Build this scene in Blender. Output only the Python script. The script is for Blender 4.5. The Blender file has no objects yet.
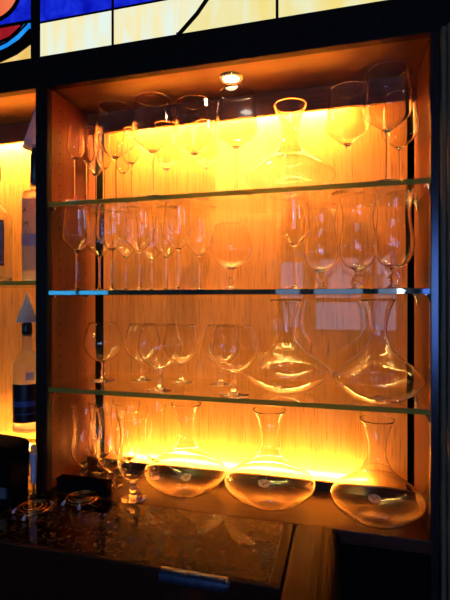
import bpy, bmesh, math, random
from mathutils import Vector

# ------------------------------------------------------------------ camera, world, exposure
sc = bpy.context.scene
C = sc.collection
U = 0.95                      # metres per unit of camera distance
TH = math.radians(14.8)       # the cabinet front is turned this far from the view
CT, ST = math.cos(TH), math.sin(TH)
F = 442.0
CX, CY, EYE = 0.7695, -1.031, 1.5876
cam = bpy.data.objects.new('camera', bpy.data.cameras.new('camera'))
C.objects.link(cam)
cam.location = (CX, CY, EYE)
cam.rotation_euler = (math.pi/2, 0, TH)
cam.data.sensor_fit = 'VERTICAL'; cam.data.sensor_height = 24.0
cam.data.lens = F/600*24.0
cam.data.clip_start = 0.02
sc.camera = cam
world = bpy.data.worlds.new('world'); sc.world = world; world.use_nodes = True
world.node_tree.nodes['Background'].inputs[0].default_value = (0.25, 0.3, 0.5, 1)
world.node_tree.nodes['Background'].inputs[1].default_value = 0.004
sc.view_settings.view_transform = 'Standard'; sc.view_settings.look = 'None'
sc.view_settings.exposure = 0.0; sc.view_settings.gamma = 1.0
sc.view_settings.use_curve_mapping = False
cy = sc.cycles
cy.max_bounces = 32; cy.transmission_bounces = 32; cy.transparent_max_bounces = 48
cy.glossy_bounces = 8; cy.diffuse_bounces = 5
cy.caustics_reflective = True; cy.caustics_refractive = True
cy.sample_clamp_indirect = 40.0; cy.blur_glossy = 0.5
cy.use_denoising = True

TOP_TUBE = 560.0       # emission of the warm tube behind the valance
LOW_TUBE = 180.0       # emission of the warm tube behind the floor lip
DOWNLIGHT = 17.0       # watts of the recessed spot
WINDOW = 5.0          # emission of the day-lit room windows, base for the added blue panes
GLASSLIT = 1.0        # stained glass brightness

def WX(px, n):        # world x of photo column px at camera-normal depth n (units)
    return CX + U*n*math.tan(math.atan((px-225)/F) - TH)
def WY(n): return (n-1.085)*U
def ZD(px, n): return n/(CT + (px-225)/F*ST)
def WZ(px, py, n): return EYE + (300-py)*ZD(px, n)/F*U

# ------------------------------------------------------------------ materials
def mat(name):
    m = bpy.data.materials.new(name); m.use_nodes = True
    nt = m.node_tree; b = nt.nodes['Principled BSDF']
    return m, nt, b
def N(nt, t, **kw):
    n = nt.nodes.new(t)
    for k, v in kw.items(): setattr(n, k, v)
    return n
def simple(name, col, rough=0.5, metal=0.0, coat=0.0, spec=.5):
    m, nt, b = mat(name)
    b.inputs['Specular IOR Level'].default_value = spec
    b.inputs['Roughness'].default_value = rough
    b.inputs['Metallic'].default_value = metal
    b.inputs['Coat Weight'].default_value = coat
    b.inputs['Coat Roughness'].default_value = 0.08
    no = N(nt, 'ShaderNodeTexNoise'); no.inputs['Scale'].default_value = 60; no.inputs['Detail'].default_value = 3
    tc = N(nt, 'ShaderNodeTexCoord'); nt.links.new(tc.outputs['Object'], no.inputs['Vector'])
    r = N(nt, 'ShaderNodeValToRGB')
    r.color_ramp.elements[0].color = (*[c*0.85 for c in col], 1); r.color_ramp.elements[1].color = (*[min(1, c*1.12) for c in col], 1)
    r.color_ramp.elements[0].position = .35; r.color_ramp.elements[1].position = .65
    nt.links.new(no.outputs['Fac'], r.inputs[0]); nt.links.new(r.outputs[0], b.inputs['Base Color'])
    return m
def wood(name, c0, c1, stretch=(60, 60, 3), rough=0.4, coat=0.0, coatr=0.03, fine=260, fineamt=0.35, spec=.5):
    m, nt, b = mat(name)
    tc = N(nt, 'ShaderNodeTexCoord'); mp = N(nt, 'ShaderNodeMapping'); mp.inputs['Scale'].default_value = stretch
    nt.links.new(tc.outputs['Object'], mp.inputs[0])
    no = N(nt, 'ShaderNodeTexNoise'); no.inputs['Scale'].default_value = 1; no.inputs['Detail'].default_value = 5
    no.inputs['Distortion'].default_value = .5
    nt.links.new(mp.outputs[0], no.inputs['Vector'])
    mp2 = N(nt, 'ShaderNodeMapping'); mp2.inputs['Scale'].default_value = tuple(s*(fine/60 if s > 10 else 4.5) for s in stretch)
    nt.links.new(tc.outputs['Object'], mp2.inputs[0])
    n2 = N(nt, 'ShaderNodeTexNoise'); n2.inputs['Scale'].default_value = 1; n2.inputs['Detail'].default_value = 2
    nt.links.new(mp2.outputs[0], n2.inputs['Vector'])
    r = N(nt, 'ShaderNodeValToRGB')
    r.color_ramp.elements[0].color = (*c0, 1); r.color_ramp.elements[1].color = (*c1, 1)
    r.color_ramp.elements[0].position = .3; r.color_ramp.elements[1].position = .7
    nt.links.new(no.outputs['Fac'], r.inputs[0])
    r2 = N(nt, 'ShaderNodeValToRGB')
    r2.color_ramp.elements[0].color = (.35, .25, .2, 1); r2.color_ramp.elements[1].color = (1, 1, 1, 1)
    r2.color_ramp.elements[0].position = .3; r2.color_ramp.elements[1].position = .46
    nt.links.new(n2.outputs['Fac'], r2.inputs[0])
    mx = N(nt, 'ShaderNodeMixRGB', blend_type='MULTIPLY'); mx.inputs[0].default_value = fineamt
    nt.links.new(r.outputs[0], mx.inputs[1]); nt.links.new(r2.outputs[0], mx.inputs[2])
    nt.links.new(mx.outputs[0], b.inputs['Base Color'])
    b.inputs['Roughness'].default_value = rough
    b.inputs['Coat Weight'].default_value = coat; b.inputs['Coat Roughness'].default_value = coatr
    b.inputs['Specular IOR Level'].default_value = spec
    return m
def emis(name, col, s):
    m = bpy.data.materials.new(name); m.use_nodes = True; nt = m.node_tree; nt.nodes.clear()
    e = N(nt, 'ShaderNodeEmission'); e.inputs[0].default_value = (*col, 1); e.inputs[1].default_value = s
    o = N(nt, 'ShaderNodeOutputMaterial'); nt.links.new(e.outputs[0], o.inputs[0])
    return m
def opal(name, c0, c1, s, scale=(9, 9, 3)):      # streaky back-lit art glass
    m = bpy.data.materials.new(name); m.use_nodes = True; nt = m.node_tree; nt.nodes.clear()
    tc = N(nt, 'ShaderNodeTexCoord'); mp = N(nt, 'ShaderNodeMapping'); mp.inputs['Scale'].default_value = scale
    nt.links.new(tc.outputs['Object'], mp.inputs[0])
    no = N(nt, 'ShaderNodeTexNoise'); no.inputs['Scale'].default_value = 1.6; no.inputs['Detail'].default_value = 5; no.inputs['Distortion'].default_value = 1.2
    nt.links.new(mp.outputs[0], no.inputs['Vector'])
    r = N(nt, 'ShaderNodeValToRGB')
    r.color_ramp.elements[0].color = (*c0, 1); r.color_ramp.elements[1].color = (*c1, 1)
    r.color_ramp.elements[0].position = .35; r.color_ramp.elements[1].position = .65
    nt.links.new(no.outputs['Fac'], r.inputs[0])
    e = N(nt, 'ShaderNodeEmission'); e.inputs[1].default_value = s; nt.links.new(r.outputs[0], e.inputs[0])
    g = N(nt, 'ShaderNodeBsdfGlossy'); g.inputs['Roughness'].default_value = .1
    mx = N(nt, 'ShaderNodeMixShader'); mx.inputs[0].default_value = .04
    o = N(nt, 'ShaderNodeOutputMaterial')
    nt.links.new(e.outputs[0], mx.inputs[1]); nt.links.new(g.outputs[0], mx.inputs[2]); nt.links.new(mx.outputs[0], o.inputs[0])
    return m
def glass(name, col=(1, 1, 1), ior=1.45, rough=0.0):
    m = bpy.data.materials.new(name); m.use_nodes = True; nt = m.node_tree; nt.nodes.clear()
    g = N(nt, 'ShaderNodeBsdfGlass'); g.inputs['Color'].default_value = (*col, 1); g.inputs['IOR'].default_value = ior
    g.inputs['Roughness'].default_value = rough
    o = N(nt, 'ShaderNodeOutputMaterial'); nt.links.new(g.outputs[0], o.inputs[0])
    return m
def sheet(name, tint, rough=0.01, base=.04):      # flat plate glass: clear, reflecting more at grazing angles
    m = bpy.data.materials.new(name); m.use_nodes = True; nt = m.node_tree; nt.nodes.clear()
    t = N(nt, 'ShaderNodeBsdfTransparent'); t.inputs[0].default_value = (*tint, 1)
    g = N(nt, 'ShaderNodeBsdfGlossy'); g.inputs['Roughness'].default_value = rough
    lw = N(nt, 'ShaderNodeLayerWeight'); lw.inputs[0].default_value = .5
    p = N(nt, 'ShaderNodeMath', operation='POWER'); p.inputs[1].default_value = 5
    ma = N(nt, 'ShaderNodeMath', operation='MULTIPLY_ADD'); ma.inputs[1].default_value = 1-base; ma.inputs[2].default_value = base
    mx = N(nt, 'ShaderNodeMixShader'); o = N(nt, 'ShaderNodeOutputMaterial')
    nt.links.new(lw.outputs['Facing'], p.inputs[0]); nt.links.new(p.outputs[0], ma.inputs[0]); nt.links.new(ma.outputs[0], mx.inputs[0])
    nt.links.new(t.outputs[0], mx.inputs[1]); nt.links.new(g.outputs[0], mx.inputs[2]); nt.links.new(mx.outputs[0], o.inputs[0])
    return m
def granite():
    m, nt, b = mat('granite')
    tc = N(nt, 'ShaderNodeTexCoord')
    no = N(nt, 'ShaderNodeTexNoise'); no.inputs['Scale'].default_value = 75; no.inputs['Detail'].default_value = 6; no.inputs['Distortion'].default_value = .8
    nt.links.new(tc.outputs['Object'], no.inputs['Vector'])
    vo = N(nt, 'ShaderNodeTexVoronoi'); vo.inputs['Scale'].default_value = 150
    nt.links.new(tc.outputs['Object'], vo.inputs['Vector'])
    r = N(nt, 'ShaderNodeValToRGB'); cr = r.color_ramp
    cr.elements[0].color = (.012, .008, .006, 1); cr.elements[0].position = .44
    cr.elements[1].color = (.12, .065, .04, 1); cr.elements[1].position = .62
    e = cr.elements.new(.52); e.color = (.035, .018, .011, 1)
    nt.links.new(no.outputs['Fac'], r.inputs[0])
    mx = N(nt, 'ShaderNodeMixRGB', blend_type='MULTIPLY'); mx.inputs[0].default_value = .5
    nt.links.new(r.outputs[0], mx.inputs[1]); nt.links.new(vo.outputs['Color'], mx.inputs[2])
    nt.links.new(mx.outputs[0], b.inputs['Base Color'])
    b.inputs['Roughness'].default_value = .05
    return m

M = {}
M['panel'] = wood('back_wood', (.74, .20, .035), (.86, .265, .055), (60, 60, 3), .5, .6, .02, 230, .5, spec=.2)
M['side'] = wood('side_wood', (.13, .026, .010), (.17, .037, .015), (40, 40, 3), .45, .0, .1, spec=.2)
M['top'] = wood('top_wood', (.075, .020, .008), (.105, .030, .013), (3, 40, 40), .35, .1, .12)
M['valance'] = wood('valance_wood', (.17, .05, .02), (.22, .07, .03), (3, 40, 40), .25, .8, .06)
M['floorwood'] = wood('floor_wood', (.06, .015, .006), (.09, .024, .010), (3, 40, 40), .4, .1, .1, spec=.25)
M['rail'] = wood('rail_wood', (.032, .008, .004), (.05, .013, .006), (40, 3, 40), .4, .0, .25, spec=.15)
M['ebony'] = wood('ebony_wood', (.012, .006, .005), (.02, .010, .007), (40, 40, 3), .5, spec=.15)
M['ebony_sheen'] = wood('ebony_sheen', (.012, .007, .006), (.02, .011, .008), (40, 40, 3), .22, .6, .2)
M['molding'] = wood('molding_wood', (.14, .10, .06), (.19, .135, .08), (40, 40, 3), .4, spec=.2)
M['dark'] = simple('dark_paint', (.006, .004, .004), .8, spec=.08)
M['black'] = simple('black_plastic', (.008, .008, .010), .35)
M['greyp'] = simple('grey_plastic', (.10, .11, .13), .5)
M['blueblack'] = simple('blued_metal', (.10, .14, .26), .3, .8)
M['steel'] = simple('steel', (.6, .6, .6), .25, 1)
M['brass'] = simple('brass', (.75, .42, .18), .25, 1)
M['paleblue'] = simple('pale_blue', (.42, .52, .75), .4)
M['roomwall'] = simple('room_wall', (.10, .07, .05), .8)
M['granite'] = granite()
M['crystal'] = glass('crystal', (1, 1, 1), 1.37)
M['sheet'] = sheet('plate_glass', (.965, .975, .95))
M['tube'] = emis('warm_tube', (1, .80, .22), TOP_TUBE)
M['tube2'] = emis('warm_tube_low', (1, .80, .20), LOW_TUBE)
M['lamp'] = emis('lamp', (1, .88, .75), 14)
M['day'] = emis('daylight_pane', (.42, .62, 1.0), WINDOW)
M['stile_sheen_blue'] = emis('stile_sheen_pane', (.10, .25, 1.0), WINDOW*3)
M['edge_glint_blue'] = emis('edge_glint_pane', (.05, .5, 1.0), WINDOW*2.6)

def edge_mat(name, col):
    m, nt, b = mat(name)
    b.inputs['Base Color'].default_value = (*col, 1); b.inputs['Roughness'].default_value = .03
    b.inputs['Transmission Weight'].default_value = .55; b.inputs['IOR'].default_value = 1.52
    return m
M['edge_green'] = edge_mat('green_edge', (.42, .52, .10))
M['edge_daylit'] = edge_mat('daylit_teal_edge', (.05, .12, .10))  # teal in the base colour stands in for reflected blue daylight

def thin_paper(name, col, tr=.65):
    m = simple(name, col, .6); nt = m.node_tree
    t = N(nt, 'ShaderNodeBsdfTranslucent'); t.inputs[0].default_value = (*col, 1)
    x = N(nt, 'ShaderNodeMixShader'); x.inputs[0].default_value = tr
    nt.links.new(nt.nodes['Principled BSDF'].outputs[0], x.inputs[1]); nt.links.new(t.outputs[0], x.inputs[2])
    nt.links.new(x.outputs[0], nt.nodes['Material Output'].inputs[0])
    return m

# ------------------------------------------------------------------ mesh helpers
def link(name, bm, m, parent=None, smooth=False, loc=None):
    me = bpy.data.meshes.new(name); bm.normal_update(); bm.to_mesh(me); bm.free()
    o = bpy.data.objects.new(name, me); C.objects.link(o)
    ms = m if isinstance(m, (list, tuple)) else [m]
    for x in ms: me.materials.append(x)
    if smooth:
        for p in me.polygons: p.use_smooth = True
    if parent is not None: o.parent = parent
    if loc is not None: o.location = loc
    return o
def tag(o, label=None, cat=None, group=None, kind=None):
    if label: o['label'] = label
    if cat: o['category'] = cat
    if group: o['group'] = group
    if kind: o['kind'] = kind
    return o
def empty(name, loc, label=None, cat=None, group=None, kind=None, rz=0):
    o = bpy.data.objects.new(name, None); C.objects.link(o); o.location = loc; o.rotation_euler = (0, 0, rz)
    o.empty_display_size = .02
    return tag(o, label, cat, group, kind)
def box(bm, x0, x1, y0, y1, z0, z1, bev=0):
    b2 = bmesh.new(); bmesh.ops.create_cube(b2, size=1)
    for v in b2.verts:
        v.co = Vector(((x0+x1)/2+v.co.x*(x1-x0), (y0+y1)/2+v.co.y*(y1-y0), (z0+z1)/2+v.co.z*(z1-z0)))
    if bev: bmesh.ops.bevel(b2, geom=b2.edges[:], offset=bev, segments=2, affect='EDGES', profile=.5)
    me = bpy.data.meshes.new('t'); b2.to_mesh(me); b2.free(); bm.from_mesh(me); bpy.data.meshes.remove(me)
    return bm
def BX(*a, bev=0): return box(bmesh.new(), *a, bev=bev)
def tube(bm, pts, r, seg=8, closed=False, radii=None):
    pts = [Vector(p) for p in pts]; n = len(pts); rings = []
    prev = None
    for i, p in enumerate(pts):
        a = pts[(i-1) % n] if (closed or i > 0) else p
        b = pts[(i+1) % n] if (closed or i < n-1) else p
        t = (b-a).normalized()
        if prev is None:
            ref = Vector((0, 0, 1)) if abs(t.z) < .9 else Vector((1, 0, 0))
            u = t.cross(ref).normalized()
        else:
            u = (prev - t*prev.dot(t)).normalized()
        prev = u; w = t.cross(u)
        rr = radii[i] if radii else r
        rings.append([bm.verts.new(p + (u*math.cos(k*2*math.pi/seg)+w*math.sin(k*2*math.pi/seg))*rr) for k in range(seg)])
    m = n if closed else n-1
    for i in range(m):
        A, B = rings[i], rings[(i+1) % n]
        for k in range(seg): bm.faces.new((A[k], A[(k+1) % seg], B[(k+1) % seg], B[k]))
    if not closed:
        bm.faces.new(rings[0][::-1]); bm.faces.new(rings[-1])
    bmesh.ops.recalc_face_normals(bm, faces=bm.faces[:])
    return bm
def cr(pts, k=4):                       # Catmull-Rom through profile points
    out = []
    P = [pts[0]] + list(pts) + [pts[-1]]
    for i in range(1, len(P)-2):
        for j in range(k):
            t = j/k
            out.append(tuple(.5*((2*P[i][a]) + (-P[i-1][a]+P[i+1][a])*t + (2*P[i-1][a]-5*P[i][a]+4*P[i+1][a]-P[i+2][a])*t*t
                     + (-P[i-1][a]+3*P[i][a]-3*P[i+1][a]+P[i+2][a])*t**3) for a in (0, 1)))
    out.append(tuple(pts[-1]))
    return out
def lathe(bm, prof, seg=44):            # profile runs so that the surface faces outwards (bottom -> up outside -> down inside)
    prev = None
    for (r, z) in prof:
        if r < 1e-5: ring = [bm.verts.new((0, 0, z))]
        else: ring = [bm.verts.new((r*math.cos(2*math.pi*k/seg), r*math.sin(2*math.pi*k/seg), z)) for k in range(seg)]
        if prev is not None:
            if len(prev) == 1 and len(ring) > 1:
                for k in range(seg): bm.faces.new((prev[0], ring[(k+1) % seg], ring[k]))
            elif len(ring) == 1 and len(prev) > 1:
                for k in range(seg): bm.faces.new((ring[0], prev[k], prev[(k+1) % seg]))
            elif len(ring) > 1:
                for k in range(seg): bm.faces.new((prev[k], prev[(k+1) % seg], ring[(k+1) % seg], ring[k]))
        prev = ring
    return bm
def prism(bm, pts, y0, y1):             # polygon in x,z extruded along y
    A = [bm.verts.new((x, y0, z)) for x, z in pts]; B = [bm.verts.new((x, y1, z)) for x, z in pts]
    n = len(pts)
    bm.faces.new(A); bm.faces.new(B[::-1])
    for i in range(n): bm.faces.new((A[i], B[i], B[(i+1) % n], A[(i+1) % n]))
    bmesh.ops.recalc_face_normals(bm, faces=bm.faces[:])
    return bm

# ------------------------------------------------------------------ levels
W = 0.957                                   # inner width of the bay
FL = 1.07                                   # cabinet floor and counter level
S1, S2, S3 = 1.846, 1.607, 1.345            # shelf mid heights
HB = 2.163                                  # header underside
HT = 2.2475                                 # header top
YV = .195                                   # valance / lip face
YB = .252                                   # back panel face
XL = -.80                                   # far end of the left bay
ST0 = -.036                                 # stile left face

# ------------------------------------------------------------------ the room behind the camera
def struct(name, bm, m, parent=None): return tag(link(name, bm, m, parent), kind='structure')
RX0, RX1, RY0, RY1, RZ = -4.2, 3.2, -4.7, .62, 3.0
struct('floor', BX(RX0, RX1, RY0, RY1, -.05, 0), M['roomwall'])
struct('ceiling', BX(RX0, RX1, RY0, RY1, RZ, RZ+.05), M['roomwall'])
struct('wall_left', BX(RX0-.05, RX0, RY0, RY1, 0, RZ), M['roomwall'])
struct('wall_right', BX(RX1, RX1+.05, RY0, RY1, 0, RZ), M['roomwall'])
struct('wall_rear', BX(RX0, RX1, RY1, RY1+.05, 0, RZ), M['dark'])
struct('wall_front', BX(RX0, RX1, RY0-.05, RY0, 0, RZ), M['roomwall'])
wins = [(WX(281, 1)-CX, WX(303, 1)-CX), (WX(316, 1)-CX, WX(361, 1)-CX), (WX(375, 1)-CX, WX(396, 1)-CX)]
dist = (-RY0 + .25*2 - CY)            # camera -> back panel -> far wall, along the normal
wi = 2
for (a, b) in wins:
    x0, x1 = CX + a/U*dist, CX + b/U*dist
    z0, z1 = EYE - .065*dist, EYE + .085*dist
    wf = bmesh.new()
    fr = .03
    box(wf, x0-fr, x0, RY0, RY0+.04, z0-fr, z1+fr); box(wf, x1, x1+fr, RY0, RY0+.04, z0-fr, z1+fr)
    box(wf, x0, x1, RY0, RY0+.04, z0-fr, z0); box(wf, x0, x1, RY0, RY0+.04, z1, z1+fr)
    zm = EYE + .0*dist
    box(wf, x0, x1, RY0, RY0+.035, zm-.03, zm+.03)
    wi += 1
    w = struct('window_%d' % wi, wf, M['dark'])
    pl = bmesh.new()
    box(pl, x0, x1, RY0+.005, RY0+.01, z0, z1)
    link('pane', pl, M['day'], w)
# unseen blue window added for the cyan reflection on the middle shelf edge
dd = -RY0 - CY
x0, x1 = CX - math.tan(math.radians(36.6))*dd, CX - math.tan(math.radians(29.5))*dd
wf = bmesh.new()
for s in ((x0-.04, x0, 1.56, 1.86), (x1, x1+.04, 1.56, 1.86), (x0, x1, 1.52, 1.56), (x0, x1, 1.86, 1.90), ((x0+x1)/2-.02, (x0+x1)/2+.02, 1.56, 1.86)):
    box(wf, s[0], s[1], RY0, RY0+.04, s[2], s[3])
wi += 1
w = struct('window_%d' % wi, wf, M['dark'])
link('pane', BX(x0, x1, RY0+.005, RY0+.01, 1.56, 1.86), M['edge_glint_blue'], w)

x0, x1 = CX + math.tan(math.radians(9.2))*dd, CX + math.tan(math.radians(12.8))*dd  # unseen deep blue window added to put a blue sheen on the right stile
wf = bmesh.new()
for s in ((x0-.04, x0, .9, 2.3), (x1, x1+.04, .9, 2.3), (x0, x1, .86, .9), (x0, x1, 2.3, 2.34), (x0, x1, 1.58, 1.62)):
    box(wf, s[0], s[1], RY0, RY0+.04, s[2], s[3])
wi += 1
w = struct('window_%d' % wi, wf, M['dark'])
link('pane', BX(x0, x1, RY0+.005, RY0+.01, .9, 2.3), M['stile_sheen_blue'], w)
lx = CX + math.tan(math.radians(6.85))*dd  # unseen lamp added for the bright dot reflected in the middle shelf edge
wlp = empty('edge_glint_lamp', (lx, RY0, EYE+.105), 'small unseen blue-white lamp added to mirror as a bright dot on the middle shelf edge', 'lamp')
link('shade', BX(-.035, .035, .0, .05, -.05, .05, bev=.004), emis('lamp_blue_white', (.45, .7, 1), 110), wlp)
link('back_plate', BX(-.06, .06, .001, .006, -.08, .08, bev=.002), M['steel'], wlp)

# ------------------------------------------------------------------ the built-in display cabinet
cab = empty('display_cabinet', (0, 0, 0), 'built-in wooden bar cabinet with two open bays, dark face frame and glowing wood-grain back', 'cabinet')
def part(name, bm, m, parent=None, label=None, smooth=False):
    o = link(name, bm, m, parent or cab, smooth)
    if label: o['label'] = label
    return o
TOPZ = 2.62
# face frame
part('header', BX(XL, 1.06, -.001, .022, HB, HT, bev=.001), M['ebony'])
part('stile', BX(ST0, 0, -.0005, .022, FL, HB, bev=.002), M['ebony'])
part('stile', BX(W-.003, .972, -.0005, .022, .55, HB, bev=.002), M['ebony_sheen'])
mo = bmesh.new()
prism(mo, [(0, 0)], 0, 0) if False else None
for k, (xa, xb, ya) in enumerate(((.972, .982, -.018), (.982, .990, -.028), (.990, 1.035, -.022), (1.035, 1.06, -.03))):
    box(mo, xa, xb, ya, .02, .55, HB, bev=.0025)
part('corner_molding', mo, M['molding'], label='olive brown fluted corner molding')
# main bay carcass
sp = part('side_panel', BX(ST0+.004, 0, .022, .242, FL, HB), M['side'])
hole_me = None
for yy in (.055, .185):
    for k in range(34):
        z = 1.13 + k*.03
        if min(abs(z-S1), abs(z-S2), abs(z-S3)) < .015: continue
        if hole_me is None:
            h = link('pin_hole', tube(bmesh.new(), [(-.001, 0, 0), (.0006, 0, 0)], .0022, 8), M['dark'], sp); hole_me = h.data
        else:
            h = bpy.data.objects.new('pin_hole', hole_me); C.objects.link(h); h.parent = sp
        h.location = (0, yy, z)
part('side_panel', BX(W, W+.02, .022, .242, FL, HB), M['side'])
part('top_panel', BX(0, W, .0, .27, HB+.004, HB+.03), M['top'])
part('valance', BX(.0005, W-.0005, YV, YV+.012, EYE+.518, HB+.004), M['valance'])
part('bottom_panel', BX(0, W, -.002, .27, FL-.03, FL, bev=.002), M['floorwood'])
part('light_lip', BX(.0005, W-.0005, YV, YV+.010, FL, FL+.024), M['floorwood'])
part('back_panel', BX(.024, W-.016, YB, YB+.012, FL+.001, HB), M['panel'])
part('backing_board', BX(XL, W+.02, .275, .285, FL-.03, HB+.03), M['dark'])
# left bay carcass
part('side_panel', BX(XL-.02, XL, .022, .242, FL, HB), M['side'])
part('top_panel', BX(XL, ST0+.004, .0, .27, HB+.004, HB+.03), M['top'])
part('valance', BX(XL, ST0+.003, YV, YV+.012, EYE+.518, HB+.004), M['valance'])
part('bottom_panel', BX(XL, ST0, -.002, .27, FL-.03, FL), M['floorwood'])
part('light_lip', BX(XL, ST0+.003, YV, YV+.010, FL, FL+.024), M['floorwood'])
part('back_panel', BX(XL+.02, ST0-.016, YB, YB+.012, FL+.001, HB), M['panel'])
# dark base under the cabinet
part('base_panel', BX(XL, 1.06, .03, .05, 0.02, FL-.03), M['dark'])
# shelf pins
for z in (S1, S2, S3):
    for yy in (.02, .185):
        for xx, s in ((0, 1), (W, -1)):
            b = bmesh.new()
            tube(b, [(xx, yy, z-.010), (xx+s*.010, yy, z-.010)], .003, 10)
            box(b, xx+s*.002 if s > 0 else xx-.011, xx+.011 if s > 0 else xx-.002, yy-.005, yy+.005, z-.0085, z-.0065)
            if xx > .5: tube(b, [(xx-.006, yy-.006, z-.006), (xx-.004, yy-.012, z-.018), (xx-.001, yy-.004, z-.03)], .0022, 8)
            part('shelf_pin', b, M['steel'])

# tubes hidden behind the valance and the lip
def tubelight(x0, x1, z, m, lab, hz, yo=.0225, r=.007):
    t = empty('strip_light', ((x0+x1)/2, YV+yo, z), lab, 'light', 'warm strip lights of the cabinet bays')
    L = (x1-x0)/2
    link('glow_tube', tube(bmesh.new(), [(-L+.02, 0, 0), (L-.02, 0, 0)], r, 12), m, t, True)
    link('tube_holder', BX(-L+.008, -L+.02, -.0085, .0085, -.0085, hz), M['greyp'], t)
    link('tube_holder', BX(L-.02, L-.008, -.0085, .0085, -.0085, hz), M['greyp'], t)
tubelight(.07, .81, HB-.014, M['tube'], 'warm strip light hidden behind the top valance of the glassware bay', .018)
tubelight(.07, .86, FL+.009, M['tube2'], 'warm strip light hidden behind the floor lip of the glassware bay', .0085, .020, .006)
tubelight(XL, ST0, HB-.014, M['tube'], 'warm strip light hidden behind the top valance of the bottle bay', .018)
tubelight(XL, ST0, FL+.009, M['tube2'], 'warm strip light hidden behind the floor lip of the bottle bay', .0085, .020, .006)

# recessed spot
dx, dy = WX(231, 1.179), WY(1.179)
dl = empty('downlight', (dx, dy, HB+.004), 'small round recessed spot lamp glowing in the cabinet ceiling', 'light')
ringb = bmesh.new()
lathe(ringb, [(.021, .0), (.021, -.003), (.024, -.005), (.031, -.004), (.034, 0)][::-1] if False else [(.034, 0), (.031, -.004), (.024, -.005), (.021, -.003), (.021, 0)], 36)
bmesh.ops.recalc_face_normals(ringb, faces=ringb.faces[:])
link('trim_ring', ringb, M['steel'], dl, True)
lens = lathe(bmesh.new(), [(0, -.0035), (.012, -.003), (.0205, -.001), (.0205, .0)], 32)
link('lens', lens, M['lamp'], dl, True)
sd = bpy.data.lights.new('spot_bulb', 'SPOT'); sd.energy = DOWNLIGHT; sd.color = (1, .66, .36); sd.spot_size = math.radians(130); sd.spot_blend = .6; sd.shadow_soft_size = .02
so = bpy.data.objects.new('bulb', sd); C.objects.link(so); so.parent = dl; so.location = (0, 0, -.012)

# ------------------------------------------------------------------ stained glass over the cabinet
Nf = 1.085
def PT(px, py): return (WX(px, Nf), WZ(px, py, Nf))
ZG0, ZG1 = EYE+.660, EYE+.98
xm0, xm1 = WX(30.5, Nf), WX(40, Nf)
ZL = EYE+.7525
def panes(parent, lst):
    for pts, m in lst:
        link('glass_pane', prism(bmesh.new(), pts, .001, .005), m, parent)
g_cream = opal('cream_art_glass', (1.0, .86, .42), (.84, .96, .86), GLASSLIT, (14, 9, 2.5))
g_yel = opal('yellow_art_glass', (.95, .78, .25), (.90, .88, .55), GLASSLIT, (8, 9, 3))
g_blue = opal('blue_art_glass', (.002, .006, .45), (.01, .03, .78), GLASSLIT, (10, 9, 12))
g_red = opal('orange_red_art_glass', (.85, .12, .05), (.95, .2, .08), GLASSLIT)
g_dred = opal('dark_red_art_glass', (.22, .005, .012), (.4, .012, .02), GLASSLIT)
g_sky = opal('sky_blue_art_glass', (.0, .22, .85), (.02, .35, 1.0), GLASSLIT)
g_gold = opal('golden_art_glass', (.85, .5, .08), (.95, .68, .25), GLASSLIT)
# right panel
wr = tag(empty('window_1', (0, 0, 0)), kind='structure')
xa, xb, xe = WX(112.5, Nf), WX(277, Nf), 1.02
def zt(x): return ZG1
d0 = PT(179, 34); d1 = PT(217, -6); d2 = (d1[0]+.075, ZG1)
panes(wr, [
    ([(xm1, ZG0), (xa, ZG0), (xa, ZL), (xm1, ZL)], g_cream),
    ([(xm1, ZL), (xa, ZL), (xa, ZG1), (xm1, ZG1)], g_blue),
    ([(xa, ZG0), (d0[0], ZG0), d0, ((d0[0]+d1[0])/2-.002, (d0[1]+d1[1])/2+.002), (WX(213, Nf), ZL), (xa, ZL)], g_cream),
    ([(xa, ZL), (WX(213, Nf), ZL), d2, (xa, ZG1)], g_blue),
    ([(d0[0], ZG0), (xb, ZG0), (xb, ZG1), d2, (WX(213, Nf), ZL), ((d0[0]+d1[0])/2-.002, (d0[1]+d1[1])/2+.002), d0], g_yel),
    ([(xb, ZG0), (xe, ZG0), (xe, ZG1), (xb, ZG1)], g_yel)])
def lead(parent, pts, w=.0035):
    link('lead_came', tube(bmesh.new(), [(x, .0012, z) for x, z in pts], w, 8), M['dark'], parent, True)
lead(wr, [(xa, ZG0), (xa, ZG1)]); lead(wr, [(xb, ZG0), (xb, ZG1)])
lead(wr, [(xm1, ZL), (WX(213, Nf), ZL)], .0028)
lead(wr, [(d0[0]-.006, ZG0), d0, ((d0[0]+d1[0])/2-.002, (d0[1]+d1[1])/2+.002), (WX(213, Nf), ZL), d2], .0055)
# left panel
wl = tag(empty('window_2', (0, 0, 0)), kind='structure')
XW = -.62
def P(*a): return [PT(x, y) for x, y in a]
arc = lambda cx, cy, rx, ry, a0, a1, n=10: [PT(cx+rx*math.cos(math.radians(a0+(a1-a0)*i/n)), cy+ry*math.sin(math.radians(a0+(a1-a0)*i/n))) for i in range(n+1)]
# circle edge passes (17,0) and (0,19); lead under it from (-20,31) to (31,20)
cc = (-14, -12)
c_in = arc(cc[0], cc[1], 33, 33, -60, 130, 18)
panes(wl, [
    (c_in, g_red),
    (P((-20, 29), (30.5, 20), (30.5, -60), (-20, -60)), g_blue),
    (P((-20, 31), (19, 24.5), (8, 35), (-20, 47)), g_dred),
    (P((30.5, 22), (30.5, 29), (20, 40), (8, 48), (-6, 54), (-20, 57), (-20, 50), (-8, 47), (6, 40.5), (17, 32), (25, 22.5)), g_sky),
    (P((30.5, 44), (30.5, 59.8), (-20, 68.5), (-20, 66.5), (0, 62), (17, 54)), g_gold)])
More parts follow.
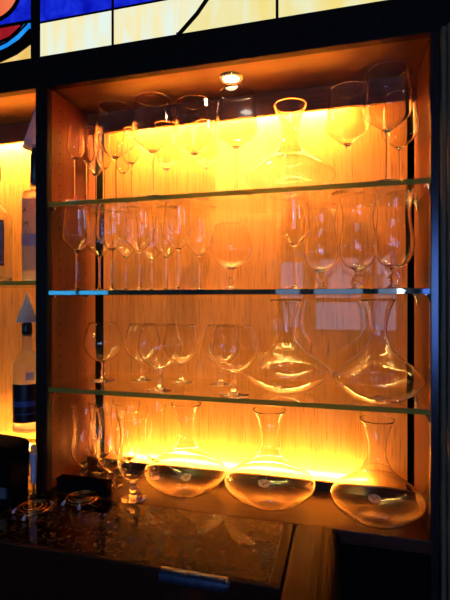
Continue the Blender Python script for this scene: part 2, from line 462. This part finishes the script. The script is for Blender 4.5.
# the orange disc sits proud of the blue field
for o in list(wl.children): 
    pass
wl.children[0].location.y = -.002
lead(wl, arc(cc[0], cc[1], 34, 34, -60, 130, 20), .006)
lead(wl, P((-20, 30), (30.5, 21)), .0045)
lead(wl, P((27, 23), (17, 33.5), (6, 42), (-8, 48.5), (-20, 51)), .003)
bb = bmesh.new()
prism(bb, P((30.5, 29), (20, 40), (8, 48), (-6, 54), (-20, 57), (-20, 67.5), (0, 62.5), (17, 54.5), (30.5, 44.5)), -.004, .006)
link('lead_band', bb, M['dark'], wl)
# wooden frame round the art glass
tf = tag(empty('trim_1', (0, 0, 0)), kind='structure')
link('mullion', BX(xm0, xm1, -.001, .02, HT, ZG1+.05, bev=.002), M['ebony'], tf)
link('top_rail', BX(XL, 1.06, -.014, .02, ZG1, ZG1+.12), M['ebony'], tf)
link('jamb', BX(1.02, 1.06, -.014, .02, HT, ZG1), M['ebony'], tf)
link('light_box', BX(XL, 1.06, .03, .04, HT, ZG1), M['dark'], tf)

# ------------------------------------------------------------------ glass shelves
def shelf(x0, x1, z, em, label, t=.012, y0=.004, y1=.238):
    e = empty('glass_shelf', ((x0+x1)/2, (y0+y1)/2, z), label, 'shelf', None)
    hx, hy = (x1-x0)/2-.0015, (y1-y0)/2
    link('plate', BX(-hx, hx, -hy+.003, hy, -t/2, t/2), M['sheet'], e)
    link('polished_edge', BX(-hx, hx, -hy, -hy+.0028, -t/2, t/2, bev=.0007), em, e)
    return e
shelf(0, W, S1, M['edge_green'], 'upper green-edged glass shelf holding the tall wine glasses')
shelf(0, W, S2, M['edge_daylit'], 'middle glass shelf with teal edge under the stemware and hurricane glasses')
shelf(0, W, S3, M['edge_green'], 'lower green-edged glass shelf holding brandy snifters and two decanters')
LZ1, LZ2 = EYE+.047, EYE-.386
shelf(XL, ST0, LZ1, M['edge_green'], 'upper glass shelf of the left bay with two spirit bottles on it')
shelf(XL, ST0, LZ2, M['edge_green'], 'lower glass shelf of the left bay under the dark-label bottle')
T1, T2, T3 = S1+.006, S2+.006, S3+.006

# ------------------------------------------------------------------ glassware
def inner(outer, t):                        # inward offset of an open profile (bottom->rim), returned rim->bottom
    res = []
    for i, (r, z) in enumerate(outer):
        a = outer[max(0, i-1)]; b = outer[min(len(outer)-1, i+1)]
        dr, dz = b[0]-a[0], b[1]-a[1]; L = math.hypot(dr, dz) or 1
        res.append((r - dz/L*t, z + dr/L*t))
    return res[::-1]
def stemware(name, foot_r, stem_pts, bowl_pts, t=.0011, bottom=.004):
    """foot, stem and bowl meshes of one blown glass, meeting ring to ring"""
    s0 = stem_pts[0]
    foot = [(0, 0), (foot_r*.5, 0), (foot_r*.97, 0), (foot_r, .0008), (foot_r*.97, .0016), (foot_r*.6, .0026), (foot_r*.28, .0048), (s0[0]*1.35, s0[1]-.003), s0]
    stem = cr(stem_pts, 4)
    bo = cr([stem_pts[-1]] + bowl_pts, 6)
    inn = inner(bo, t)
    zb = bo[0][1] + bottom
    inn = [(r, z) for r, z in inn if z > zb+.001 and r > .003]
    if inn[-1][1] - zb > .0015: inn.append((inn[-1][0]*.55, zb+(inn[-1][1]-zb)*.35))
    inn.append((0, zb))
    rim = [(bo[-1][0]-t*.3, bo[-1][1]+t*.5)]
    out = {}
    out['foot'] = lathe(bmesh.new(), foot); out['stem'] = lathe(bmesh.new(), stem, 44); out['bowl'] = lathe(bmesh.new(), bo + rim + inn)
    mm = {}
    for k, b in out.items():
        me = bpy.data.meshes.new(name + '_' + k); b.normal_update(); b.to_mesh(me); b.free()
        me.materials.append(M['crystal'])
        for p in me.polygons: p.use_smooth = True
        mm[k] = me
    return mm
burg = stemware('wine', .041, [(.0052, .009), (.0040, .030), (.0038, .080), (.0042, .108), (.0062, .119)],
                [(.0125, .1235), (.024, .133), (.037, .1435), (.048, .1535), (.0535, .164), (.0528, .185), (.0490, .215), (.0455, .240), (.0432, .258)])
white = stemware('white', .035, [(.0048, .009), (.0036, .028), (.0035, .070), (.0038, .094), (.0055, .106)],
                 [(.011, .111), (.019, .119), (.028, .128), (.036, .1365), (.0395, .148), (.0385, .175), (.0355, .205), (.0325, .233)])
narrow = stemware('narrow', .030, [(.0044, .009), (.0034, .030), (.0034, .085), (.0037, .105), (.005, .116)],
                  [(.010, .120), (.0175, .130), (.0225, .141), (.0235, .152), (.0215, .172), (.0185, .192), (.0165, .210)])
hurr = stemware('hurricane', .035, [(.010, .009), (.0075, .015), (.0125, .024), (.0125, .029), (.0075, .038), (.009, .046)],
                [(.018, .051), (.032, .062), (.0415, .080), (.0445, .103), (.0425, .127), (.0385, .150), (.0365, .172), (.0385, .195), (.0425, .213), (.0450, .222)], .0016, .006)
snif = stemware('snifter', .038, [(.0078, .009), (.0055, .017), (.0080, .026), (.0050, .036), (.0050, .046), (.0075, .055)],
                [(.015, .058), (.034, .067), (.051, .084), (.0595, .105), (.0600, .120), (.0545, .145), (.0480, .162), (.0445, .172)], .0012, .004)
def decanter_meshes():
    body = cr([(.030, .0015), (.046, .001), (.062, .006), (.090, .022), (.110, .040), (.1150, .052), (.109, .064), (.086, .083), (.058, .101), (.036, .122)], 5)
    body = [(0, .008), (.015, .0065)] + body
    neck = cr([(.036, .122), (.0255, .142), (.0220, .160), (.0240, .185), (.0310, .212), (.0430, .237)], 5)
    t = .0013
    full = body + neck[1:]
    inn = inner(full, t)
    inn = [(max(r, 0), z) for r, z in inn]
    k = len(neck)
    b = bmesh.new(); lathe(b, body); lathe(b, inn[k-1:-1] + [(0, .012)])
    n = bmesh.new(); lathe(n, neck + [(neck[-1][0]-t*.4, neck[-1][1]+t*.4)] + inn[:k])
    res = {}
    for nm, bm in (('body', b), ('neck', n)):
        me = bpy.data.meshes.new('decanter_'+nm); bm.normal_update(); bm.to_mesh(me); bm.free()
        me.materials.append(M['crystal'])
        for p in me.polygons: p.use_smooth = True
        res[nm] = me
    return res
deca = decanter_meshes()
protos = {}
def place(kind, meshes, px, n, z, label, cat, group=None, s=1.0, sz=None):
    x, y = WX(px, n), WY(n)
    key = kind + str(id(meshes))
    if key not in protos:
        r = empty(kind, (x, y, z))
        for k, me in meshes.items():
            o = bpy.data.objects.new(k, me); C.objects.link(o); o.parent = r
        protos[key] = r
    else:
        r0 = protos[key]; r = r0.copy(); C.objects.link(r)
        for k in list(r.keys()):
            if k in ('label', 'category', 'group', 'kind'): del r[k]
        for ch in list(r0.children):
            if not ch.name.startswith(tuple(meshes)): continue
            c = ch.copy(); C.objects.link(c); c.parent = r
    r.location = (x, y, z + .0002); r.scale = (s, s, sz or s); r.rotation_euler = (0, 0, 0)
    return tag(r, label, cat, group)

g = 'tall wine glasses on the top shelf'
place('wine_glass', burg, 115, 1.14, T1, 'large wine glass on the top shelf, leftmost of the wide-bowled front row', 'wine glass', g)
place('wine_glass', burg, 152.5, 1.122, T1, 'large wine glass on the top shelf, second of the wide-bowled front row from the left', 'wine glass', g)
place('wine_glass', burg, 194, 1.168, T1, 'large wine glass on the top shelf, just left of the glass under the spot lamp', 'wine glass', g)
place('wine_glass', burg, 236, 1.145, T1, 'large wine glass on the top shelf directly below the ceiling spot lamp', 'wine glass', g)
place('wine_glass', burg, 348, 1.20, T1, 'large wine glass on the top shelf just right of the decanter', 'wine glass', g)
place('wine_glass', burg, 387.5, 1.125, T1, 'tallest looking wine glass at the right end of the top shelf front row', 'wine glass', g)
place('wine_glass', burg, 400, 1.240, T1, 'smaller looking wine glass in the back right corner of the top shelf', 'wine glass', g, .84, .94)
g = 'wine glasses in the back row of the top shelf'
place('wine_glass', burg, 166.5, 1.25, T1, 'back-row wine glass on the top shelf seen through the second large glass', 'wine glass', g, .80, .92)
place('wine_glass', burg, 206, 1.275, T1, 'back-row wine glass on the top shelf seen right behind the third large glass', 'wine glass', g, .76, .93)
g = 'slim glasses at the left end of the top shelf'
place('slim_wine_glass', narrow, 75.5, 1.11, T1, 'slim wine glass at the far left end of the top shelf', 'wine glass', g, 1.0)
place('slim_wine_glass', narrow, 87.5, 1.178, T1, 'slim wine glass on the top shelf, second from the left end', 'wine glass', g, 1.08)
place('slim_wine_glass', narrow, 95.5, 1.285, T1, 'slim wine glass standing back by the dark corner of the top shelf', 'wine glass', g, .9, 1.03)
place('slim_wine_glass', narrow, 104, 1.246, T1, 'slim wine glass on the top shelf beside the leftmost large glass', 'wine glass', g, .93, 1.08)
place('slim_wine_glass', narrow, 130.5, 1.232, T1, 'slim wine glass between the first and second large glasses of the top shelf', 'wine glass', g, 1.1)
place('slim_wine_glass', narrow, 122.7, 1.285, T1, 'slim wine glass at the back behind the leftmost large glass', 'wine glass', g, .9, 1.02)
place('decanter', deca, 290, 1.205, T1, 'clear wide-based decanter on the top shelf between large wine glasses', 'decanter')

g = 'white wine glasses on the middle shelf'
for px, n, lab, s in (
    (77, 1.12, 'leftmost stemmed wine glass on the middle shelf, against the side wall', 1.0),
    (99.5, 1.21, 'stemmed wine glass on the middle shelf in front of the dark back corner', .95),
    (111.5, 1.10, 'stemmed wine glass on the middle shelf, third from the left wall', 1.0),
    (126, 1.255, 'back-row wine glass on the middle shelf between the third and fifth stems', .96),
    (139.5, 1.165, 'front stemmed wine glass in the middle of the left cluster on the middle shelf', 1.0),
    (151.3, 1.275, 'back-row wine glass on the middle shelf, sixth stem from the left wall', .88),
    (166, 1.224, 'stemmed wine glass on the middle shelf, seventh stem from the left wall', .90),
    (178, 1.110, 'bright-based stemmed wine glass on the middle shelf, eighth stem from the left wall', .97),
    (199, 1.192, 'stemmed wine glass on the middle shelf just left of the lone snifter', .88),
    (294, 1.14, 'lone stemmed wine glass on the middle shelf left of the hurricane glasses', 1.0)):
    place('stemmed_wine_glass', white, px, n, T2, lab, 'wine glass', g, s, .985*s)
place('brandy_snifter', snif, 231, 1.15, T2, 'lone brandy snifter in the centre of the middle shelf', 'snifter', None, .9, .95)
g = 'hurricane glasses on the middle shelf'
place('hurricane_glass', hurr, 321, 1.205, T2, 'left hurricane glass of the three on the middle shelf, with rounded bulb', 'cocktail glass', g, .95)
place('hurricane_glass', hurr, 358, 1.185, T2, 'middle hurricane glass of the three on the middle shelf', 'cocktail glass', g)
place('hurricane_glass', hurr, 394, 1.135, T2, 'right hurricane glass of the three, at the right end of the middle shelf', 'cocktail glass', g, 1.0)

g = 'brandy snifters on the lower shelf'
place('brandy_snifter', snif, 103, 1.222, T3, 'leftmost brandy snifter of the lower shelf, standing alone by the dark corner', 'snifter', g, .90, .98)
place('brandy_snifter', snif, 142.5, 1.262, T3, 'back-row snifter on the lower shelf half hidden behind the left front snifter', 'snifter', g, .86, .96)
place('brandy_snifter', snif, 160, 1.135, T3, 'front-row brandy snifter on the lower shelf, left one of the two in front', 'snifter', g, .96, 1)
place('brandy_snifter', snif, 181.5, 1.262, T3, 'back-row snifter on the lower shelf just right of the left front snifter', 'snifter', g, .86, .96)
place('brandy_snifter', snif, 221, 1.262, T3, 'back-row snifter on the lower shelf half hidden behind the right front snifter', 'snifter', g, .86, .96)
place('brandy_snifter', snif, 234, 1.125, T3, 'front-row brandy snifter on the lower shelf, beside the left decanter', 'snifter', g, 1.0, 1)
d1_ = place('decanter', deca, 286, 1.215, T3, 'clear wide decanter on the lower shelf right of the snifters', 'decanter', None, .97, 1)
d2_ = place('decanter', deca, 378, 1.155, T3, 'clear wide decanter at the right end of the lower shelf', 'decanter', None, .905, 1)

g = 'hurricane glasses on the cabinet floor'
for px, n, lab, s in (
    (84, 1.178, 'hurricane glass at the far left of the cabinet floor, behind the black box', .88),
    (101, 1.25, 'hurricane glass at the back left of the cabinet floor near the dark corner', .90),
    (111.5, 1.165, 'hurricane glass on the cabinet floor in front, second nearest the bottom-left decanter', 1.0),
    (127.5, 1.25, 'back-row hurricane glass between the two front ones on the cabinet floor', .90),
    (133.5, 1.112, 'front hurricane glass on the cabinet floor touching distance from the bottom-left decanter', 1.0)):
    place('hurricane_glass', hurr, px, n, FL, lab, 'cocktail glass', g, s*.93, .96)
place('hurricane_glass', hurr, 156, 1.262, FL, 'hurricane glass hidden partly behind the left decanter of the cabinet floor', 'cocktail glass', g, .66, .96)
floor_dec = []
for px, n, lab, s, spx, spy in ((186, 1.19, 'wide decanter on the cabinet floor nearest the hurricane glasses', .96, 184, 470),
                      (269.5, 1.180, 'wide decanter on the cabinet floor, middle one of the three', 1.0, 257, 471),
                      (377, 1.155, 'wide decanter on the cabinet floor in the right corner', .93, 373, 484)):
    floor_dec.append((place('decanter', deca, px, n, FL, lab, 'decanter', 'decanters on the cabinet floor', s, 1), spx, spy))
# oval stickers on the shoulders of the floor decanters
M['sticker'] = simple('sticker_paper', (.75, .6, .5), .5)
nt_ = M['sticker'].node_tree; tl_ = N(nt_, 'ShaderNodeBsdfTranslucent'); tl_.inputs[0].default_value = (.95, .8, .7, 1)
mx_ = N(nt_, 'ShaderNodeMixShader'); mx_.inputs[0].default_value = .7
nt_.links.new(nt_.nodes['Principled BSDF'].outputs[0], mx_.inputs[1]); nt_.links.new(tl_.outputs[0], mx_.inputs[2])
nt_.links.new(mx_.outputs[0], nt_.nodes['Material Output'].inputs[0])
M['ink'] = simple('ink', (.12, .03, .02), .5)
sh = cr([(.110, .040), (.1150, .052), (.109, .064), (.086, .083), (.058, .101), (.036, .122)], 6)
def shoulder(u):             # u: arc length upwards from the widest ring
    pts = sh[6:]; acc = 0
    for i in range(len(pts)-1):
        a, b = pts[i], pts[i+1]; L = math.dist(a, b)
        if acc+L >= u:
            t = (u-acc)/L; return (a[0]+(b[0]-a[0])*t, a[1]+(b[1]-a[1])*t)
        acc += L
    return pts[-1]
for r, spx, spy in floor_dec:
    # aim the sticker where the photo shows it, on the near side of the shoulder
    toc = math.atan2(CY - r.location.y, CX - r.location.x)
    px_c = {184: 184, 257: 269.5, 373: 378.5}[spx]
    a0 = toc + (spx-px_c)*.012
    def S(u, a, off=.0006):
        rr, zz = shoulder(u); return ((rr+off)*math.cos(a), (rr+off)*math.sin(a), zz+off)
    b = bmesh.new(); uc, ru, ra = (.030 if spx == 184 else .044), .0105, (.13 if spx == 184 else .17)
    cen = b.verts.new(S(uc, a0)); ring0 = None
    for q in (.5, 1.0):
        ring = [b.verts.new(S(uc+ru*q*math.sin(k*math.pi/12), a0+ra*q*math.cos(k*math.pi/12))) for k in range(24)]
        for k in range(24):
            if ring0 is None: b.faces.new((cen, ring[k], ring[(k+1) % 24]))
            else: b.faces.new((ring0[k], ring[k], ring[(k+1) % 24], ring0[(k+1) % 24]))
        ring0 = ring
    stk = link('sticker', b, M['sticker'], r, True)
    stk['label'] = 'small pale oval sticker with a script mark'
    b = bmesh.new()
    pts = [S(uc+ru*.55*math.sin(t*.9+.5)*(.6 if t > 5 else 1), a0-ra*.6+ra*1.2*t/10+.03*math.cos(t*1.8), .0010) for t in [k*.4 for k in range(26)]]
    tube(b, pts, .0006, 6)
    link('script_mark', b, M['ink'], stk, True)

# ------------------------------------------------------------------ bottles in the left bay
M['cone'] = thin_paper('pale_paper', (.55, .55, .68), .45)
M['bottleglass'] = glass('bottle_glass', (.93, .95, .97), 1.45)
M['frost'] = glass('frosted_glass', (.90, .88, .9), 1.3, .35)
M['liquor'] = simple('dark_label', (.006, .006, .012), .3)
M['label_white'] = thin_paper('label_paper', (.72, .60, .5))
M['label_red'] = simple('label_border', (.22, .02, .02), .6)
M['label_blue'] = simple('label_blue', (.05, .09, .28), .5)
M['label_cool'] = thin_paper('label_cool', (.55, .55, .70), .5)
def wall_patch(prof_r, z0, z1, a0, a1, off=.0007, n=18):
    b = bmesh.new(); R_ = prof_r+off; prev = None
    for i in range(n+1):
        a = a0+(a1-a0)*i/n
        c = [b.verts.new((R_*math.cos(a), R_*math.sin(a), z0)), b.verts.new((R_*math.cos(a), R_*math.sin(a), z1))]
        if prev: b.faces.new((prev[0], c[0], c[1], prev[1]))
        prev = c
    return b
def ptext(s, size, m, parent, loc, rot):
    cu = bpy.data.curves.new('t', 'FONT'); cu.body = s; cu.size = size; cu.extrude = .0002; cu.align_x = 'CENTER'
    o = bpy.data.objects.new('t', cu); C.objects.link(o)
    dg = bpy.context.evaluated_depsgraph_get(); me = bpy.data.meshes.new_from_object(o.evaluated_get(dg))
    bpy.data.objects.remove(o); me.materials.clear(); me.materials.append(m)
    t = bpy.data.objects.new('lettering', me); C.objects.link(t); t.parent = parent; t.location = loc; t.rotation_euler = rot
    return t
def bottle(px, n, z, label, r, H, shoulder_z, neck_r, mg):
    e = empty('liquor_bottle', (WX(px, n), WY(n), z+.0002), label, 'bottle', 'spirit bottles in the left bay')
    o = [(0, .004), (r*.6, .001), (r*.92, 0), (r, .006)] + cr([(r, .02), (r, shoulder_z*.5), (r, shoulder_z), (r*.82, shoulder_z+(H-shoulder_z)*.22), (neck_r*1.25, shoulder_z+(H-shoulder_z)*.42), (neck_r, shoulder_z+(H-shoulder_z)*.6), (neck_r, H)], 4)
    inn = [(max(0, a-.0025), b) for a, b in o[3:]][::-1] + [(0, .010)]
    link('glass_body', lathe(bmesh.new(), o+inn, 36), mg, e, True)
    return e
def cone_cap(e, z, r, h, stem=.03):
    link('pourer', lathe(bmesh.new(), [(0, z-.012), (.011, z-.012), (.0145, z-.006), (.0145, z+stem*.7), (.008, z+stem), (0, z+stem)], 24), M['black'], e, True)
    link('cone_cap', lathe(bmesh.new(), [(0, z+stem-.004), (r*.95, z+stem-.004), (r, z+stem-.002), (r*.5, z+stem+h*.5), (.0015, z+stem+h), (0, z+stem+h)], 28), M['cone'], e, True)
b1 = bottle(27, 1.165, LZ2+.006, 'clear bottle with dark label and pale cone cap on the lower left-bay shelf', .039, .285, .185, .014, M['frost'])
cone_cap(b1, .287, .030, .083, .032)
va = math.atan2(CY-b1.location.y, CX-b1.location.x)
link('dark_label', wall_patch(.039, .028, .138, va-1.5, va+1.5), M['liquor'], b1, True)
lb = link('label_band', wall_patch(.039, .074, .090, va-1.2, va+1.2, .0012), M['label_blue'], b1, True)
link('label_band', wall_patch(.039, .052, .055, va-1.2, va+1.2, .0012), M['label_blue'], b1, True)
link('emblem', wall_patch(.039, .150, .172, va-.1, va+.5, .0010), M['label_cool'], b1, True)

b2 = bottle(35.5, 1.16, LZ1+.006, 'pale bottle with dark pourer and cone cap beside the stile on the upper left-bay shelf', .036, .290, .245, .014, M['frost'])
cone_cap(b2, .291, .036, .112, .100)
va = math.atan2(CY-b2.location.y, CX-b2.location.x)
l2 = link('paper_label', wall_patch(.036, .03, .235, va-1.6, va+1.6), M['label_white'], b2, True)
link('label_band', wall_patch(.036, .100, .135, va-1.5, va+1.5, .0012), M['label_cool'], b2, True)
ptext('M', .022, M['ink'], b2, (.0378*math.cos(va-.75), .0378*math.sin(va-.75), .155), (math.pi/2, 0, va-.75+math.pi/2))
ptext('A', .022, M['ink'], b2, (.0378*math.cos(va-.85), .0378*math.sin(va-.85), .195), (math.pi/2, 0, va-.85+math.pi/2))

b3 = bottle(-6, 1.17, LZ1+.006, 'clear broad-shouldered bottle with red-bordered label at the left picture edge', .050, .310, .185, .016, M['bottleglass'])
link('cap', lathe(bmesh.new(), [(0, .306), (.019, .306), (.0195, .312), (.0195, .374), (.017, .377), (0, .377)], 28), M['black'], b3, True)
va = math.atan2(CY-b3.location.y, CX-b3.location.x)
link('label_border', wall_patch(.050, .048, .182, va-.75, va+.55, .0006), M['label_red'], b3, True)
link('paper_label', wall_patch(.050, .054, .176, va-.70, va+.48, .0012), M['label_cool'], b3, True)
ptext('N', .026, M['label_red'], b3, (.0516*math.cos(va+.22), .0516*math.sin(va+.22), .062), (math.pi/2, 0, va+.22+math.pi/2))
ptext('r', .030, M['ink'], b3, (.0516*math.cos(va+.22), .0516*math.sin(va+.22), .125), (math.pi/2, 0, va+.22+math.pi/2))

# ------------------------------------------------------------------ bar counter in front of the cabinet
bar = empty('bar_counter', (.1, -.12, 0), 'polished brown granite bar top with wooden border and rounded wooden arm rail', 'counter')
OX, OY = .1, -.12
def bpart(name, bm, m, smooth=False, label=None):
    bmesh.ops.translate(bm, vec=(-OX, -OY, 0), verts=bm.verts[:])
    o = link(name, bm, m, bar, smooth)
    if label: o['label'] = label
    return o
YE = -.238
bpart('granite_top', BX(XL, .640, YE+.010, -.0025, FL-.028, FL-.0005, bev=.0015), M['granite'])
w_ = bmesh.new()
box(w_, XL, .662, YE, YE+.0098, FL-.03, FL-.0005, bev=.002)
box(w_, .6402, .662, YE+.010, -.0025, FL-.03, FL-.0005, bev=.002)
bpart('wood_border', w_, M['rail'])
bpart('front_panel', BX(XL, .655, YE+.035, YE+.055, .02, FL-.03), M['rail'], label='dark brown panel under the bar top')
# rounded arm rail running away from the cabinet
ra = bmesh.new()
prof = [(.665, FL-.045), (.665, FL-.004), (.669, FL-.0005)] + [(.678+.012*k, FL+.006*math.sin(math.pi*k/8)) for k in range(1, 5)] + \
       [(.735+.032*math.sin(math.radians(a)), FL+.004-.034*(1-math.cos(math.radians(a)))) for a in range(0, 100, 10)] + [(.760, FL-.05), (.72, FL-.06)]
prism(ra, prof, -.62, -.0035)
bmesh.ops.bevel(ra, geom=[e for e in ra.edges if abs(e.verts[0].co.y-e.verts[1].co.y) < 1e-6 and e.verts[0].co.y > -.01], offset=.002, segments=1, affect='EDGES')
o = bpart('arm_rail', ra, M['rail'], label='wide rounded wooden arm rail')
bpart('rail_support', BX(.68, .74, -.62, -.02, .02, FL-.05), M['dark'])
# barrel hinge on the front edge
hx0, hx1 = WX(160.5, .822), WX(227, .822)
hz = FL-.004
hb = bmesh.new()
nk = 5
for k in range(nk):
    a = hx0+(hx1-hx0)*k/nk; b = hx0+(hx1-hx0)*(k+1)/nk
    tube(hb, [(a+.0006, YE-.010, hz), (b-.0006, YE-.010, hz)], .0125, 20)
tube(hb, [(hx0, YE-.010, hz), (hx1+.004, YE-.010, hz)], .007, 14)
bpart('barrel_hinge', hb, M['blueblack'], False, 'blue-black metal barrel hinge')

# ------------------------------------------------------------------ things on the counter
def spiral(px, py, n, label, rz, s=1.0):
    e = empty('wire_coaster', (WX(px, n), WY(n), FL), label, 'coaster', 'wire coasters on the granite', rz=rz)
    b = bmesh.new(); R_ = .040*s; zt_ = .014
    pts = [(R_*(1-.62*t)*math.cos(t*5.2*math.pi), R_*(1-.62*t)*math.sin(t*5.2*math.pi), zt_+.003*t) for t in [k/90 for k in range(91)]]
    tube(b, pts, .0011, 6)
    link('wire_spiral', b, M['brass'], e, True)
    b = bmesh.new()
    pts = [(R_*1.03*math.cos(t), R_*1.03*math.sin(t), zt_-.002) for t in [k*2*math.pi/40 for k in range(40)]]
    tube(b, pts, .0010, 6, closed=True)
    link('outer_ring', b, M['brass'], e, True)
    for a in (-.95, -2.2, 1.57):
        c, s_ = math.cos(a), math.sin(a)
        b = bmesh.new()
        tube(b, [(R_*1.0*c, R_*1.0*s_, zt_), (R_*1.08*c, R_*1.08*s_, .010), (R_*1.15*c, R_*1.15*s_, .006), (R_*1.2*c, R_*1.2*s_, .0036)], 0, 12, radii=[.0012, .0028, .0040, .0033])
        link('tip_foot', b, M['paleblue'], e, True)['label'] = 'pale blue teardrop foot'
spiral(34, 512, .972, 'wire spiral coaster with pale teardrop feet, nearer the bar front', -.45)
spiral(82, 491, 1.052, 'wire spiral coaster with pale teardrop feet in front of the low black box', -.2)

bxn = 1.105
bx = empty('low_box', (WX(84, bxn), WY(bxn), FL+.0002), 'low flat black box lying at the bottom left of the cabinet floor', 'box', rz=0)
link('case', BX(-.075, .075, -.014, .014, 0, .033, bev=.002), M['dark'], bx)
link('lid', BX(-.0765, .0765, -.0155, .0155, .0332, .038, bev=.0015), M['dark'], bx)

tn = .995
tx1 = WX(32, tn+.06)
tm = empty('card_terminal', (tx1-.07, WY(tn), FL+.0002), 'bulky black till device at the left picture edge on the bar top', 'device')
ty = bmesh.new()
prism(ty, [(-.07, .052), (.070, .052), (.070, .146), (.062, .153), (.03, .157), (-.07, .160)], -.03, .05)
bmesh.ops.bevel(ty, geom=ty.edges[:], offset=.004, segments=2, affect='EDGES')
link('housing', ty, M['dark'], tm)
link('stand', BX(-.07, .068, -.02, .045, 0, .0525), M['dark'], tm)
link('side_plate', BX(.032, .060, -.028, -.020, .024, .0515, bev=.002), M['greyp'], tm)
link('bracket', BX(.030, .060, -.028, -.0205, .010, .020), M['dark'], tm)
hn = 1.05
th = empty('tap_handle', (WX(33.5, hn), WY(hn), FL+.0002), 'slim pale blue tapered handle standing by the dark stile', 'handle')
link('base', lathe(bmesh.new(), [(0, 0), (.010, 0), (.010, .004), (.003, .007), (.0028, .034), (0, .034)], 20), M['black'], th, True)
link('grip', lathe(bmesh.new(), [(0, .034), (.0058, .034), (.0066, .04), (.0088, .095), (.009, .112), (.0075, .116), (0, .116)], 24), M['paleblue'], th, True)
link('cap', lathe(bmesh.new(), [(0, .1165), (.0078, .1165), (.0082, .122), (.0075, .134), (.004, .137), (0, .137)], 20), M['label_white'], th, True)['label'] = 'pale pinkish cap'

bpy.context.view_layer.update()
